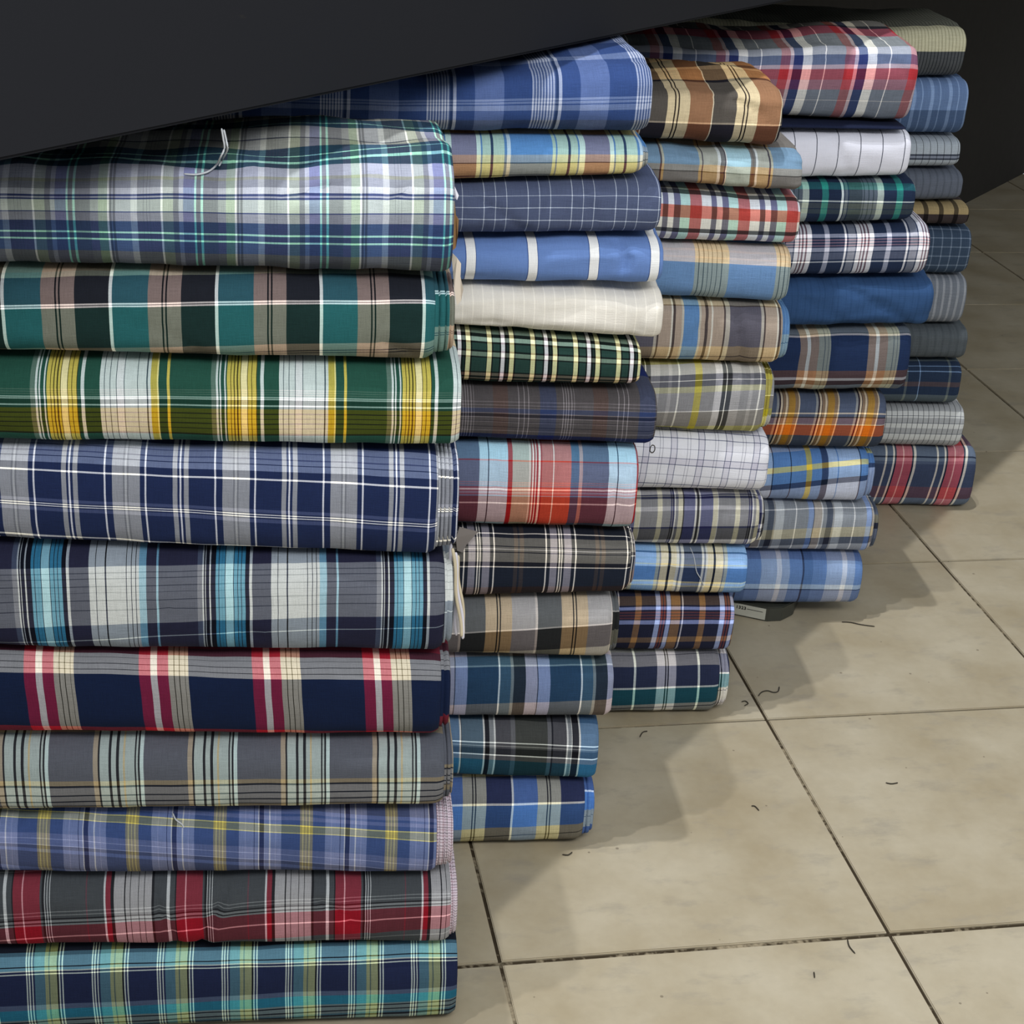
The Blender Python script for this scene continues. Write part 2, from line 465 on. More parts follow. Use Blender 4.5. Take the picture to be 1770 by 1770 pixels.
# observed thread colours and band widths of every cloth
S1 = [
 dict(name='teal_silver_plaid', crease=((330, 300, 420, 285, 0.007), (520, 330, 640, 300, 0.006), (690, 330, 740, 290, 0.006)), label='teal, navy and silver plaid cloth bolt heaped on top of the nearest stack',
  yl=458, yr=475, xr=785, base='l', pal='W=dde2ec n=46548a l=a6acc6 v=c4cadc g=949aae k=4c5266 e=a0aaae s=66748e b=7080b4 t=a4dcdc G=a2b4ae N=38507f T=8fd0c8 m=bccaca d=565c68 D=2c5470 o=9a9e9c q=a9adb0',
  cols=(403, 'W3 n4 l2 n4 l26 v11 g10 k1 g5 k1 g4 k1 g18 W3 e18 s9 l8 b18 t4 s7 t5 s25 g13 G16'),
  rows=(196, 'o12 k1 D12 T1.5 D6 q16 k1 o10 D9 T1.5 D6 T1.5 D9 l18 o6 g14 v12 n4 l3 n4 m23 n3 g16 N20 T3 N10 T3 N20 d12 k1.5 d10 k1 d8'), topw=0.009, wav=1.6, fr=0.74, fw=0.36),
 dict(name='teal_rose_block_check', crease=((668, 588, 735, 612, 0.005), (250, 560, 330, 600, 0.003)), label='teal, black and dusty-rose block check bolt, second from the top of the nearest stack',
  yl=610, yr=620, xr=752, xi=787, base='k', pal='w=b4bcbe t=224e5c p=74625f k=1c1f28 x=15161c g=53584e W=a49e9e e=152e2c n=5d5647 T=5f6e5c',
  cols=(549, 'w5 t61 p23 x3 p3 x3 p24 k58'), rows=(462, 'g9 k48 W2.5 k2 W3 e70 n12 x1.5 n3 x1.5 n40'), sl=-0.02),
 dict(name='green_mustard_plaid', label='bottle-green and mustard plaid bolt with white striped blocks in the nearest stack',
  yl=762, yr=772, xr=797, base='G', pal='w=b4c6c4 k=3c5058 c=c4cfd0 m=a89f38 Y=d5cf7a G=1c4c3e y=b8aa3c z=d8d090 K=3c3c14 s=4c6c60 h=71958a H=345a4c D=143a2e o=3e4810 O=1e240a',
  cols=(479, 'w6 k2 w8 k1 w10 k1 c12 k1 w10 k1 w10 k1 w15 k2 w5 m10 Y3 G14 y5 G69 s9 w3 G2 w3 G6 w2 G2 y6 K1.3 y5 K1.3 y4 K1.3 y4 K1.3 z11 K1.3 y5 K1.3 y7 K2 G5 w6 G27'),
  rows=(620, 'G54 H2 G2 H2 G2 H2 G3 h2 H1 h2 D9 h2.5 D4 o8 O1.5 o7 O1.5 o7 O1.5 o7 O1.5 o8 O3 G40'), sl=0.01),
 dict(name='navy_white_tartan', label='navy and white tartan bolt with a loose overlapping edge in the nearest stack',
  yl=937, yr=960, xr=757, xi=794, base='n', pal='n=1b2850 g=7f838e G=696d78 l=92969f w=b4b8c6 b=5a6890 q=37436e',
  cols=(568, 'g18 G3 l3 G3 g19 n8 w3 n44 g8 n4 w3 n4 g8 n44 w3 n11'),
  rows=(766, 'n3 b10 q2 b10 q2 b8 n2 b11 n14 w3.5 n50 q6 n2 w2 n2 w2 n2 q7 n46 w3 n20'), sl=0.055),
 dict(name='navy_sky_twill_plaid', crease=((300, 1060, 420, 1090, 0.004),), label='navy, grey and sky-blue striped twill bolt in the middle of the nearest stack',
  yl=1120, yr=1125, xr=768, xi=784, base='g', pal='w=c6cbc8 k=3a4050 L=92bccc g=5b5f6c s=7c7f88 u=64a4bc U=a8d8e0 n=1c2642 N=141f3c l=6c7888 K=353a48',
  cols=(466, 'w10 k1 w6 k1 w8 k2 w7 k1 w25 k1 w7 k1 w6 k2 w4 L12 g17 L4 g66 s9 w2 n2 w2 n6 w2 n8 u5 k1 u5 k1 u4 k1 U14 k1 u6 k1 u5 k1 u6 n7 w5 g33'),
  rows=(940, 'N32 g10 K1 g9 K1.5 g12 K1 g10 K1 g12 K1.5 g14 K2 g22 N22 l2 N40'), sl=-0.03),
 dict(name='navy_crimson_check', label='navy bolt crossed by crimson and cream bands in the nearest stack',
  yl=1266, yr=1270, xr=762, xi=778, base='n', pal='m=701638 g=97959a G=7c7a74 k=24241e n=101e3e r=47202e q=7a7c82 K=2a2c34 M=701c2e',
  cols=(435, 'm19 g11 m19 G9 k1.3 G8 k1.3 G8 k1.3 G5 n109'),
  rows=(1120, 'r13 q7 K1 q10 K1 q10 K1 q8 n92 M20'), sl=0.02, ln=0.06),
 dict(name='grey_mint_check', label='slate grey bolt with mint and black striped bands in the nearest stack',
  yl=1398, yr=1390, xr=768, xi=784, base='g', pal='t=8f8472 k=20242e m=90a09e a=a89a74 L=a4bcbc g=50545f T=776c58 G=6c6c6e',
  cols=(482, 't8 k3 m15 k4 m8 k5 m7 a3 m16 k3 m3 k3 L6 g75'), rows=(1262, 'g84 T8 k3 G12 k2.5 G8 k2 G6 k2 T12'), sl=-0.01),
 dict(name='blue_melange_plaid', label='denim-blue melange bolt with thin yellow-grey lines in the nearest stack',
  yl=1505, yr=1508, xr=755, xi=784, base='b', pal='b=31477e g=696b66 y=94926c p=5a6ca0 W=98a2bc n=243260 d=39446a o=58625f Y=94945e q=48588c l=6e7cae',
  cols=(515, 'g4 y1.5 g4 y1.5 g4 y1.5 g5 b22 p10 l1.5 p14 n1 p6 W2 n8 l1 p8 W2 p8 l1.5 p9 b33'),
  rows=(1388, 'd8 q7 b5 q7 b8 Y2 o11 Y2 b28 q10 l1 q10 l1 d6 q6 d20'), sl=0.07),
 dict(name='charcoal_red_plaid', crease=((384, 1548, 350, 1628, 0.007), (268, 1545, 300, 1625, 0.005), (560, 1560, 620, 1600, 0.004)), label='charcoal and silver plaid bolt with brick-red bands, second from the floor in the nearest stack',
  yl=1632, yr=1627, xr=779, xi=791, base='c', pal='w=a8aeb2 r=7c2836 k=23252a g=8f9094 c=3e4348 P=c0808a h=5a3a44 R=5e2630 q=b87078 s=62686c',
  cols=(455, 'w3 r8 k5 g18 k1.3 g8 k1.3 g12 k1.3 g8 k1.3 g12 k4 c22 w5 c8 k2 r15 P2 r28 c3 k4 w1.3 c3 w1.3 c3 w1.3 c60 h2 c28'),
  rows=(1500, 'c54 s2 c4 s2 c4 k3 s4 k2 s3 R18 q2.5 R22 c8 s2 c18'), sl=-0.055),
 dict(name='teal_navy_tartan', label='turquoise and navy tartan bolt lying on the floor under the nearest stack',
  yl=1772, yr=1754, xr=790, base='n', pal='w=8f9c9c n=1a2344 t=35586c g=6b7456 d=3c4c4c k=10141f T=16607e b=4f8098 s=3c4a68 l=54666c K=141a26',
  cols=(490, 'w2 n2 w2 n3 w2 n3 t17 g6 d2 g12 k3 w2 n3 w2 n48'),
  rows=(1630, 't6 b18 K2 b5 w2 n3 w2 n48 s8 T15 l3 K2 l6 K2 l3 t3 K3 l8 K30'), sl=-0.045),
]
S2 = [
 dict(name='blue_shadow_plaid', label='mid-blue shadow plaid bolt with pale pinstripe bands on top of the second stack',
  yl=224, yr=229, xr=1127, base='N', pal='l=8c9abe b=3c5286 n=223868 N=2b4582 B=4c64a0 q=566ca0 d=2e3f66',
  cols=(919, 'l2.5 b2.5 l2.5 b2.5 l2.5 b2.5 l2.5 b2.5 l2.5 b2.5 l2.5 b2.5 l2.5 b2.5 l2.5 b2.5 n5 l5 N32 B50 N48'),
  rows=(40, 'B40 N20 q6 N62 q4 N2 q4 N2 q10 N18 d40'), topw=0.008, wav=1.5),
 dict(name='azure_lime_plaid', label='azure, aqua and lime plaid bolt just under the top of the second stack',
  yl=307, yr=298, xr=1112, xi=1122, base='B', pal='p=6e7496 c=b0d6d4 b=4a80c0 a=98c2ba k=2c3c4c l=a8cce8 B=4a88d0 q=809ab4 K=34506a s=8f9490 d=3c4440',
  cols=(781, 'p43 c7 b3 a14 k4 a19 b5 l6 B72 a5 b3 a19 k4 a13 b3 c10'),
  rows=(225, 'B42 q13 K2 s20 d2 s30'), core_mat=None),
 dict(name='slate_windowpane', crease=((838, 345, 905, 392, 0.005), (1010, 320, 1030, 380, 0.003)), label='slate-blue bolt with fine white windowpane lines in the second stack',
  yl=402, yr=400, xr=1143, base='b', pal='b=485374 l=98a4bc',
  cols=(836, 'l1.3 b18.2 l1.3 b17.7 l1.3 b35.7'), rows=(293, 'b44 l1.3 b21 l1.3 b20 l1.3 b40'), sl=0.015),
 dict(name='blue_white_bar_stripe', crease=((1045, 408, 1072, 418, 0.007), (1072, 418, 1083, 448, 0.009), (1083, 448, 1078, 462, 0.005)), label='cornflower-blue bolt with four wide white upright bars in the second stack',
  yl=483, yr=489, xr=1147, base='b', pal='b=5c80c6 d=3c5898 W=e6e8e8', cols=(910, 'd1.3 W16 d1.3 b87.6'), twill=0.07, wav=1.8),
 dict(name='cream_self_stripe', crease=((852, 500, 856, 560, 0.004), (1120, 520, 1096, 575, 0.005)), label='plain cream bolt with faint self stripes sagging at its right end in the second stack',
  yl=560, yr=585, xr=1146, base='c', pal='c=e0dacd l=efe9da', cols=(800, 'c15.6 l2'), twill=0.04, wav=2.2),
 dict(name='green_black_tartan', label='dark green and black tartan bolt with pale yellow lines in the second stack',
  yl=657, yr=664, xr=1108, base='G', pal='y=c2c68c k=141f20 G=22403a w=c4c8cc g=5f7868 s=7fa090 K=14201f e=5c584c',
  cols=(915.4, 'y7.3 k2.5 G11 k2.5 w6.6 k4 G1 k3 y7.7 k2.5 G25 k1.4'),
  rows=(562, 'G11 g9 K6 s8 K3 G12 K3 g8 K2 G23 K2 e5 K3 e2 K4 G20')),
 dict(name='brown_charcoal_melange', label='dull brown and charcoal melange bolt with a navy selvedge in the second stack',
  yl=755, yr=767, xr=1135, base='b', pal='l=7c767a b=4a4648 r=50403c n=3a4058 q=625c60 N=1e2850 k=2e2c32',
  cols=(971, 'l1.3 b3 l1.3 b3 l1.3 b4 l1.3 b3 l1.3 b3 b30 r25 b18 l1.3 b8 l1.3 b6 l1.3 b19 n28 b12'),
  rows=(640, 'b55 q1.3 b5 q1.3 b4 q1.3 n8 q1.3 k6 q1.3 b6 k1 q1.3 b7 k1 b6 q1.3 b6 N30'), twill=0.16),
 dict(name='salmon_sky_plaid', crease=((1060, 840, 1085, 900, 0.004), (852, 790, 862, 840, 0.003)), label='salmon-red, sky-blue and slate plaid bolt in the second stack',
  yl=905, yr=913, xr=1102, base='S', pal='L=aacbe6 k=34405c r=a84048 g=abaca6 w=e0d4d0 s=bc6c6c b=4f6890 p=a48c96 S=5a6486 T=547498 x=7a3c50 q=7c6078 R=602c38 P=b07c80 D=2c3142 W=b494a0',
  cols=(827, 'L14 k2 L32 r8 g29 w2 g1 r2 w3 r2 w2 r4 w3 r3 s19 w2 s29 b14 p6 S46'),
  rows=(760, 'T35 x2.5 S36 q1.5 S2 q2 S3 x3 W3 x3 q3 x3 S2 R11 P2.5 R32 D14'), sl=0.015),
 dict(name='black_white_tartan', label='black, grey and white tartan bolt with grey folded corner in the second stack',
  yl=1028, yr=1022, xr=1090, xi=1099, base='k', pal='w=c4beb8 k=1c202c g=767280 b=332c2e x=1c1e28 G=605e5a W=b0aaa4 n=1c2434 B=2a2225',
  cols=(941, 'w2 k6 g12 k3 w2 k2 w2 k3 g13 k6 w2 k33 b7 k3 b7 k38'),
  rows=(908, 'k12 W2 k7 G15 x2 G4 W1 G4 x2 G16 x7 W2 n32 B40'), sl=0.01),
 dict(name='grey_beige_block_check', label='grey, beige and black block check bolt with light squares in the second stack',
  yl=1128, yr=1134, xr=1058, xi=1071, base='d', pal='e=bca686 k=1e1b1c g=a09e9f w=cac2bc d=5c6063 K=1a1a1d T=56554a q=8c8a88',
  cols=(838, 'e19 k2 e3 k2 e19 g41 w4 d42'), rows=(1020, 'd65 q3 K36 T28'), sl=-0.06),
 dict(name='petrol_periwinkle_check', label='petrol-blue bolt with periwinkle bands, third from the floor in the second stack',
  yl=1237, yr=1238, xr=1060, base='N', pal='N=1f3e60 w=a8bccc b=2c4e6c g=5f707c D=1f2c3c q=8088a8 k=2c3850 Q=6c82b4 t=30506a l=5c7c90 G=5a6068',
  cols=(807, 'N53 w3 b18 g5 D21 q20 k1.3 Q21'), rows=(1130, 't17 l3 N64 G50'), sl=-0.03),
 dict(name='grey_teal_line_plaid', label='charcoal and teal white-lined plaid bolt, second from the floor in the second stack',
  yl=1340, yr=1345, xr=1034, base='c', pal='w=c0c4c4 d=2e3038 b=4c6478 k=24262e g=787e84 c=484950 l=5c5e64 C=3e413f B=52749a s=7c7e80 K=2a2c34 t=183e52',
  cols=(793, 'w2.4 d1 b37 w2.4 k8 g8 w2.4 c27 l7 C56 l7 k2 c24 w3 g5 w1.3 d12 w3 B40'),
  rows=(1236, 'K8 c40 w2 c4 s1.5 c3 K11 w2 c8 t30 d20'), sl=0.05),
 dict(name='royal_blue_tan_check', label='royal-blue, navy and tan check bolt resting on the floor under the second stack',
  yl=1450, yr=1452, xr=1010, xi=1027, base='n', pal='n=283056 w=acb4c0 b=4060a4 g=898a84 k=20222c W=a8a8ac B=2c4c86 G=6a6558 d=34322e',
  cols=(839, 'n43 w3.5 b42 g16 k2 g3 k2 g17.5'), rows=(1340, 'n47 W4 B38 G14 d1.5 G20'), sl=-0.04),
]
S3 = [
 dict(name='brown_cream_block_plaid', crease=((1180, 150, 1260, 172, 0.006), (1270, 165, 1330, 205, 0.005)), label='tan, cream and black block plaid bolt on top of the third stack',
  yl=243, yr=251, xr=1352, base='d', pal='c=d8c294 k=332a26 C=c8b084 T=9c6c4a w=d8c8a8 d=56504a y=8c8070 K=1c1e28 t=7c5f42 q=a0805a D=3a342f',
  cols=(1152, 'c12 k2 c4 k2 c18 T39 w2 d40'), rows=(60, 't10 K3 q12 d12 k3 t14 D8 q4 t10 K2 d74 y3 K40'), topw=0.012, wav=2.0, ln=-0.06),
 dict(name='ice_blue_sand_plaid', crease=((1190, 258, 1262, 300, 0.006), (1325, 262, 1372, 244, 0.007)), label='soft puffy ice-blue and sand plaid bolt under the top of the third stack',
  yl=318, yr=333, xr=1388, base='B', pal='k=4c4a48 a=a8ac9c B=6a90b2 s=a4aaa0 w=ccd8dc d=74787c c=d0d0bc C=9ccce0 D=706c68 q=8c8c88 g=6e6a66',
  cols=(1140, 'k2.4 a4 B60 a5 k2.4 s25 w5 d6 k2 w2 C42 d3 D3 d3 w4 s20 k2.4 a4 B58'),
  rows=(225, 'g14 B48 q12 k2 g60'), wav=3.0, crown=0.0),
 dict(name='red_mint_gingham', label='red, mint, navy and white gingham bolt in the third stack',
  yl=412, yr=420, xr=1383, base='w', pal='R=b86470 w=d6dee8 n=5c6c96 m=aad8d8 s=d8786a c=d6d4c6 d=585c5e',
  cols=(1191, 'R20 w17 n9 w10 n11 m17'), rows=(318, 'w6 c6 d8 w20 s22 c17 d7 w12')),
 dict(name='sand_blue_band_check', label='pearl grey and sky-blue bolt with sandy yellow striped blocks in the third stack',
  yl=510, yr=521, xr=1366, base='v', pal='Y=e0c496 k=9a805c v=b8b4ba b=5c86bc p=c4b8b8',
  cols=(1199, 'Y6 k1.3 Y7 k1.3 Y6 k1.3 Y6 k1.3 Y7 k1.3 Y7 k1.3 Y12 v82'), rows=(412, 'v18 p4 v10 p3 v8 b90'), sl=0.055, ln=0.0),
 dict(name='taupe_blue_plaid', crease=((1272, 548, 1286, 612, 0.007), (1180, 600, 1215, 560, 0.004)), label='taupe, blue and charcoal plaid bolt with a frayed pale edge in the third stack',
  yl=622, yr=628, xr=1352, xi=1366, base='S', pal='k=4a4040 t=a29080 L=b0aca0 B=5080ba w=c8c4b8 g=a29c92 S=565462 G=7c766e T=80705c K=3c3434',
  cols=(1161, 'k4 t11 L3 B26 L4 t7 k5 t6 w3 t18 k3 g8 S55 g5 k3 t20 w3'), rows=(512, 'G14 K2 S72 T18 K1.8 T40'), sl=0.015),
 dict(name='grey_lemon_plaid', label='light grey bolt with lemon-yellow lines and white checks in the third stack',
  yl=740, yr=748, xr=1322, xi=1338, base='g', pal='w=d0d0cc g=86878c Y=a89e48 W=babac0 k=43474f l=9c9ca0 L=b2b2ac d=5c5e68 y=9c9c80 T=7e7b76 z=94904e',
  cols=(1169, 'w2.4 g26 Y12 g23 W12 k7 w1.3 k8 l16 g15 l6 g11'), rows=(625, 'L20 d10 w1.3 d10 y10 g33 w1.6 T26 z14'), sl=-0.03, ln=-0.05),
 dict(name='white_graph_check', label='white bolt with fine slate graph-paper lines in the third stack',
  yl=845, yr=849, xr=1328, base='b', pal='k=747a94 v=cfcfde b=dcdee8 t=a8aab8',
  cols=(1203.4, 'k1.3 v9 k1.3 b17 t1 b4 t1 b13'), rows=(746, 'k1.3 b12 k1.3 b18 t1 b16 k1.3 v10 k1.3 b17 t1 b15'), sl=0.06, ln=-0.07, twill=0.04),
 dict(name='grey_navy_cream_plaid', label='grey bolt with navy and cream upright lines in the third stack',
  yl=938, yr=942, xr=1312, xi=1323, base='g', pal='c=bcb8a0 g=7c7d82 n=30365c w=c4c4c0 k=2c2c34 s=5c6084 l=a2a2a8 K=30344e d=4c4d52',
  cols=(1135, 'c8 g15 n2 g1 n3 w2 g5 c8 k2 s19 w3 k4 w3 s21 c8 w1.3 g29'), rows=(843, 'l9 K2 g2 K4 g14 l8 g28 K3 d20'), sl=-0.01, ln=-0.04),
 dict(name='blue_straw_plaid', crease=((1150, 960, 1165, 1010, 0.003),), label='sky-blue, straw and charcoal plaid bolt, third from the floor in the third stack',
  yl=1021, yr=1026, xr=1291, base='C', pal='B=6e98cc l=a4a898 k=1c1e24 c=ccbc90 w=c4c0b0 s=70747c C=4e5462 Q=64748a K=243044 L=6e7c98 y=8a8670 N=28385c',
  cols=(1101, 'B31 l6 s2 c13 k4 c10 w4 s3 w5 C31 w4 s3 w3 c10 k4 c13 s2 l6 B7'), rows=(938, 'Q14 K3 L8 Q4 L8 y2.5 L3 N24 y3 L4 y2 C8 K20'), ln=-0.05),
 dict(name='navy_rust_tartan', label='dark navy and rust-brown tartan bolt, second from the floor in the third stack',
  yl=1122, yr=1123, xr=1268, base='n', pal='b=6c503c n=20243c L=7c8cbc m=5c3038 w=a0a0b0 B=4c3e3a q=6c7ab2 M=50303a T=5e4c42',
  cols=(1095, 'b10 n25 L8 n1 m3 n2 m3 n2 L7 n1 b16 n3 w2 n28'), rows=(1022, 'n6 B17 n3 q6 n3 M3 n2 M3 n2 M3 n2 q7 n22 T9 n40'), sl=-0.015, ln=-0.05),
 dict(name='navy_teal_windowpane', label='navy and teal windowpane bolt resting on the floor under the third stack',
  yl=1225, yr=1230, xr=1242, xi=1260, base='n', pal='w=aab4b8 n=262e4c g=8c8ea4 k=1c2030 G=76767e W=9aa4a8 t=144858 T=7c7e7a',
  cols=(1094, 'w3.6 n36 g14 k2 g2.4 k2 g13 n37'), rows=(1122, 'G5 k1 G20 n37 W3.5 t28 T5 k1.5 T20'), sl=-0.03, ln=0.03),
]
S4 = [
 dict(name='crimson_navy_madras', crease=((1370, 78, 1450, 96, 0.006), (1500, 84, 1560, 120, 0.005)), label='crimson, navy, white and slate madras bolt on top of the fourth stack',
  yl=202, yr=209, xr=1583, base='s', pal='r=885466 p=a898ac n=2c4074 w=c4c8d0 s=66728c W=c8ccd8 R=9c4858 q=8c6072 g=80888e l=a4acbe b=5a6a90 S=667080 L=8c9098 m=7c4452 k=2c2c34 o=6c6a64',
  cols=(1455, 'r16 p6 n16 w16 s22 W2 s33'), rows=(14, 'o10 m10 o18 k2 R10 g14 l14 b18 p8 R18 q18 S20 L1.6 S30'), topw=0.010, wav=1.6, ln=-0.10),
 dict(name='thin_navy_fold', label='thin flat navy folded cloth squeezed between the crimson madras and the white bolt',
  yl=216, yr=218, xr=1566, base='b', pal='b=1c2440', wav=1.0),
 dict(name='white_pinline', crease=((1440, 240, 1470, 290, 0.004),), label='white bolt with five fine black upright lines near the top of the fourth stack',
  yl=306, yr=303, xr=1574, base='b', pal='b=dcdeee k=4c5060', cols=(1410.3, 'k1.4 b36.4'), twill=0.03, wav=1.3),
 dict(name='navy_emerald_tartan', label='navy and emerald-green tartan bolt in the fourth stack',
  yl=383, yr=379, xr=1582, base='n', pal='l=92a2a0 n=1e2c48 g=1f7070 w=b0bcc0 c=4c5868 d=33404c t=1c5260 W=98a4ac G=38424e',
  cols=(1388, 'l11 n22 g11 n22 w4 n2 c5 n2 d23 c2 d2 c6 d2 c6 d2 c6'), rows=(308, 'n6 t13 n20 W2.6 n2 G9 n1.5 d8 n20'), sl=0.02),
 dict(name='navy_white_maroon_plaid', label='navy, white and maroon fine-lined plaid bolt in the fourth stack',
  yl=475, yr=472, xr=1606, base='n', pal='w=b8bcc8 n=22304e g=646c80 m=5c4858 l=8088a2 L=7e86a2 q=6c5870 G=4c5672 W=98a0b0',
  cols=(1458, 'w3 n3 g13 n2 w7 m2 w3 m3 w3 m3 w8 n22 l8 n26'), rows=(382, 'n20 L7 n3 q2 n3 q2.5 n3 q2 n2 L7 n2 G12 n3 W2 n40')),
 dict(name='plain_denim_blue', crease=((1440, 480, 1560, 548, 0.006), (1400, 520, 1450, 545, 0.004)), label='plain deep denim-blue bolt in the middle of the fourth stack',
  yl=564, yr=560, xr=1612, base='b', pal='b=2c4e80 d=294a7a', cols=(1380, 'b11 d2 b7 d3'), twill=0.10, wav=2.4),
 dict(name='navy_tan_block_plaid', label='navy bolt with taupe and grey upright bands in the fourth stack',
  yl=676, yr=677, xr=1572, base='n', pal='t=70625e w=98a0a6 g=6e7878 k=44505c n=1c2e54 G=5e6a78 b=4c3a40 W=90909a d=3c3038',
  cols=(1381, 't12 w6 t14 g10 k1 g5 k1 g4 n64'), rows=(560, 'G12 k2 W4 n62 b13 W5 d9 G20'), wav=1.8),
 dict(name='orange_slate_plaid', label='burnt-orange and slate plaid bolt in the fourth stack',
  yl=771, yr=774, xr=1530, base='s', pal='s=44506a g=7c8084 k=2c262c w=b8a890 t=7a6450 G=9a7028 W=a49c94 q=6c5a68 R=96462c d=343e50',
  cols=(1379, 's27 g4 k3 w3 k1 t5 w3 t2 G11 t6 w2 s1'), rows=(678, 's36 W2.5 s5 k1.8 q11 W1.3 R18 d40'), ln=-0.12),
 dict(name='bright_blue_yellow_plaid', label='bright blue bolt with yellow and navy crossing bands in the fourth stack',
  yl=863, yr=866, xr=1500, xi=1513, base='b', pal='b=4a7cc4 k=24345c Y=98985c n=2e4470 l=86a8da y=a4ac80 L=8098c6',
  cols=(1365, 'k1.6 b25 Y10 b17 n11 l16 b2 l37 k1.6 b30'), rows=(770, 'b28 y10 b20 n9 L60'), sl=-0.10, ln=0.02),
 dict(name='grey_pale_blue_plaid', label='dove-grey bolt with pale blue and navy bands, second from the floor in the fourth stack',
  yl=949, yr=953, xr=1510, xi=1519, base='g', pal='n=4a5466 t=8c8f92 l=aab2ba g=808892 w=c8ccd0 b=7a94c6 k=4c505c T=a49e98 y=a09c86 d=4c566a L=8c94a4',
  cols=(1325, 'n10 t3 l14 g20 w2 g20 b9 k1.3 T13 w2 g7'), rows=(862, 'g14 w2 g34 y17 d12 L20'), sl=-0.03, ln=-0.03),
 dict(name='cornflower_plaid', label='cornflower-blue plaid bolt, lowest of the fourth stack, resting on a small box',
  yl=1038, yr=1041, xr=1489, base='b', pal='w=b2c2de l=84a0ce b=5880c2 k=34466c d=4a72b2 L=7c9ccc s=4c68a2 W=8eaad0 q=5c74a6',
  cols=(1340, 'w8 l14 b22 k3 d15 b24 l27'), rows=(950, 's16 b44 W8 k2 q40'), sl=0.01, ln=-0.03),
]
S5 = [
 dict(name='cream_black_ticking', label='olive-grey and cream ticking bolt at the far right end of the row, topmost',
  yl=131, yr=131, xr=1668, base='o', pal='o=6a6c60 k=46483e y=c4c09c d=4c5054', cols=(1500, 'o4.4 k1.4'), rows=(-6, 'o48 y46 d60'), wav=1.8),
 dict(name='faded_blue_slub', label='faded blue slub bolt behind the crimson madras, far right stack',
  yl=230, yr=231, xr=1672, base='b', pal='b=5c7aac l=7c9cd0 d=405880', cols=(1500, 'b13 l6 b10 l2'), rows=(126, 'b64 d60')),
 dict(name='pale_grey_line', label='pale grey-blue bolt with dark double line behind the white bolt, far right stack',
  yl=286, yr=287, xr=1660, base='b', pal='b=a2aeba k=3c4454 g=7c869a', cols=(1500, 'b11 k1'), rows=(228, 'b38 k3 g4 k3 b30')),
 dict(name='steel_grey_plain', label='plain steel-grey bolt behind the emerald tartan, far right stack',
  yl=343, yr=344, xr=1664, base='b', pal='b=5c6474 d=525a68', cols=(1500, 'b9 d3')),
 dict(name='ochre_band', label='ochre and dark brown bolt sliver beside the navy tartan, far right stack',
  yl=386, yr=387, xr=1676, base='b', pal='b=a08a5c k=3a3034', cols=(1500, 'b18 k8'), rows=(340, 'b30 k30')),
 dict(name='dark_denim_check', label='dark denim check bolt mostly hidden, sixth down in the far right stack',
  yl=470, yr=471, xr=1678, base='b', pal='b=34465e l=5a6c84', cols=(1500, 'b14 l2'), rows=(380, 'b14 l2')),
 dict(name='pewter_stripe', label='pewter striped bolt mostly hidden, seventh down in the far right stack',
  yl=556, yr=557, xr=1670, base='b', pal='b=6c7480 l=8c929c', cols=(1500, 'b8 l4')),
 dict(name='gunmetal_plain', label='plain gunmetal bolt beside the navy taupe plaid, far right stack',
  yl=617, yr=618, xr=1672, base='b', pal='b=50585e d=4a5258', cols=(1500, 'b9 d4')),
 dict(name='navy_sky_line_plaid', label='navy bolt with sky-blue hairlines beside the orange plaid, far right stack',
  yl=695, yr=697, xr=1660, base='n', pal='n=24344e l=6484b0 b=4a4048 g=4c5a64', cols=(1588, 'l1.4 n48 g4 n20'),
  rows=(616, 'g7 n8 l1.4 n8 l1.8 n18 b8 n14 g14 n20')),
 dict(name='white_grey_graph', label='white and grey small graph check bolt, second from the floor in the far right stack',
  yl=769, yr=771, xr=1666, base='w', pal='w=c8cccc k=50586a g=a0a4a8', cols=(1538, 'k1 w8.2'), rows=(697, 'g14 w8 k1 w3 g9 k1 w8 g9 k1 w10 g8'), ln=-0.06, twill=0.04),
 dict(name='rose_slate_plaid', label='rose-red and slate plaid bolt on the floor at the far right end of the row',
  yl=873, yr=875, xr=1684, base='s', pal='w=c4c0b8 s=465470 k=28344a r=b05464 p=d89c9c S=3c5070 q=5c6c84 d=364260 b=584254',
  cols=(1523, 'w3 s10 w3 k3 r11 p2 r14 k3 w4 s36'), rows=(768, 'q20 k3 q6 s5 d40 b20'), ln=-0.12),
]
STK = [Stack((790, 1755), -3.5), Stack((1010, 1451), -3.5), Stack((1250, 1229), -5.0), Stack((1480, 1041), -5.0, z0=0.034), Stack((1592, 873), -5.0)]
# stack 4 stands on a box: shift its plane so that its foot sits above the box
pink = plaid('pink_white_layered_edges', 'w=cfc0cc p=9c7c88 k=5c4c58', 'w', (0, 'w9 p1.4 w6 k1 w7 p1.4'), (0, 'w4 p1.2 w5 k1.2'), 0.12)
S1[7]['core_mat'] = pink; S1[8]['core_mat'] = pink
G = ['cloth bolts in the nearest stack', 'cloth bolts in the second stack', 'cloth bolts in the third stack', 'cloth bolts in the fourth stack', 'cloth bolts in the far right stack']
B1 = build_stack(STK[0], G[0], 177, S1, (177, 285, 760, 283))
B2 = build_stack(STK[1], G[1], 800, S2, (800, 122, 1110, 110))
B3 = build_stack(STK[2], G[2], 1140, S3, (1150, 150, 1345, 152))
B4 = build_stack(STK[3], G[3], 1370, S4, (1370, 80, 1570, 76))
B5 = build_stack(STK[4], G[4], 1560, S5, (1560, 44, 1660, 44))

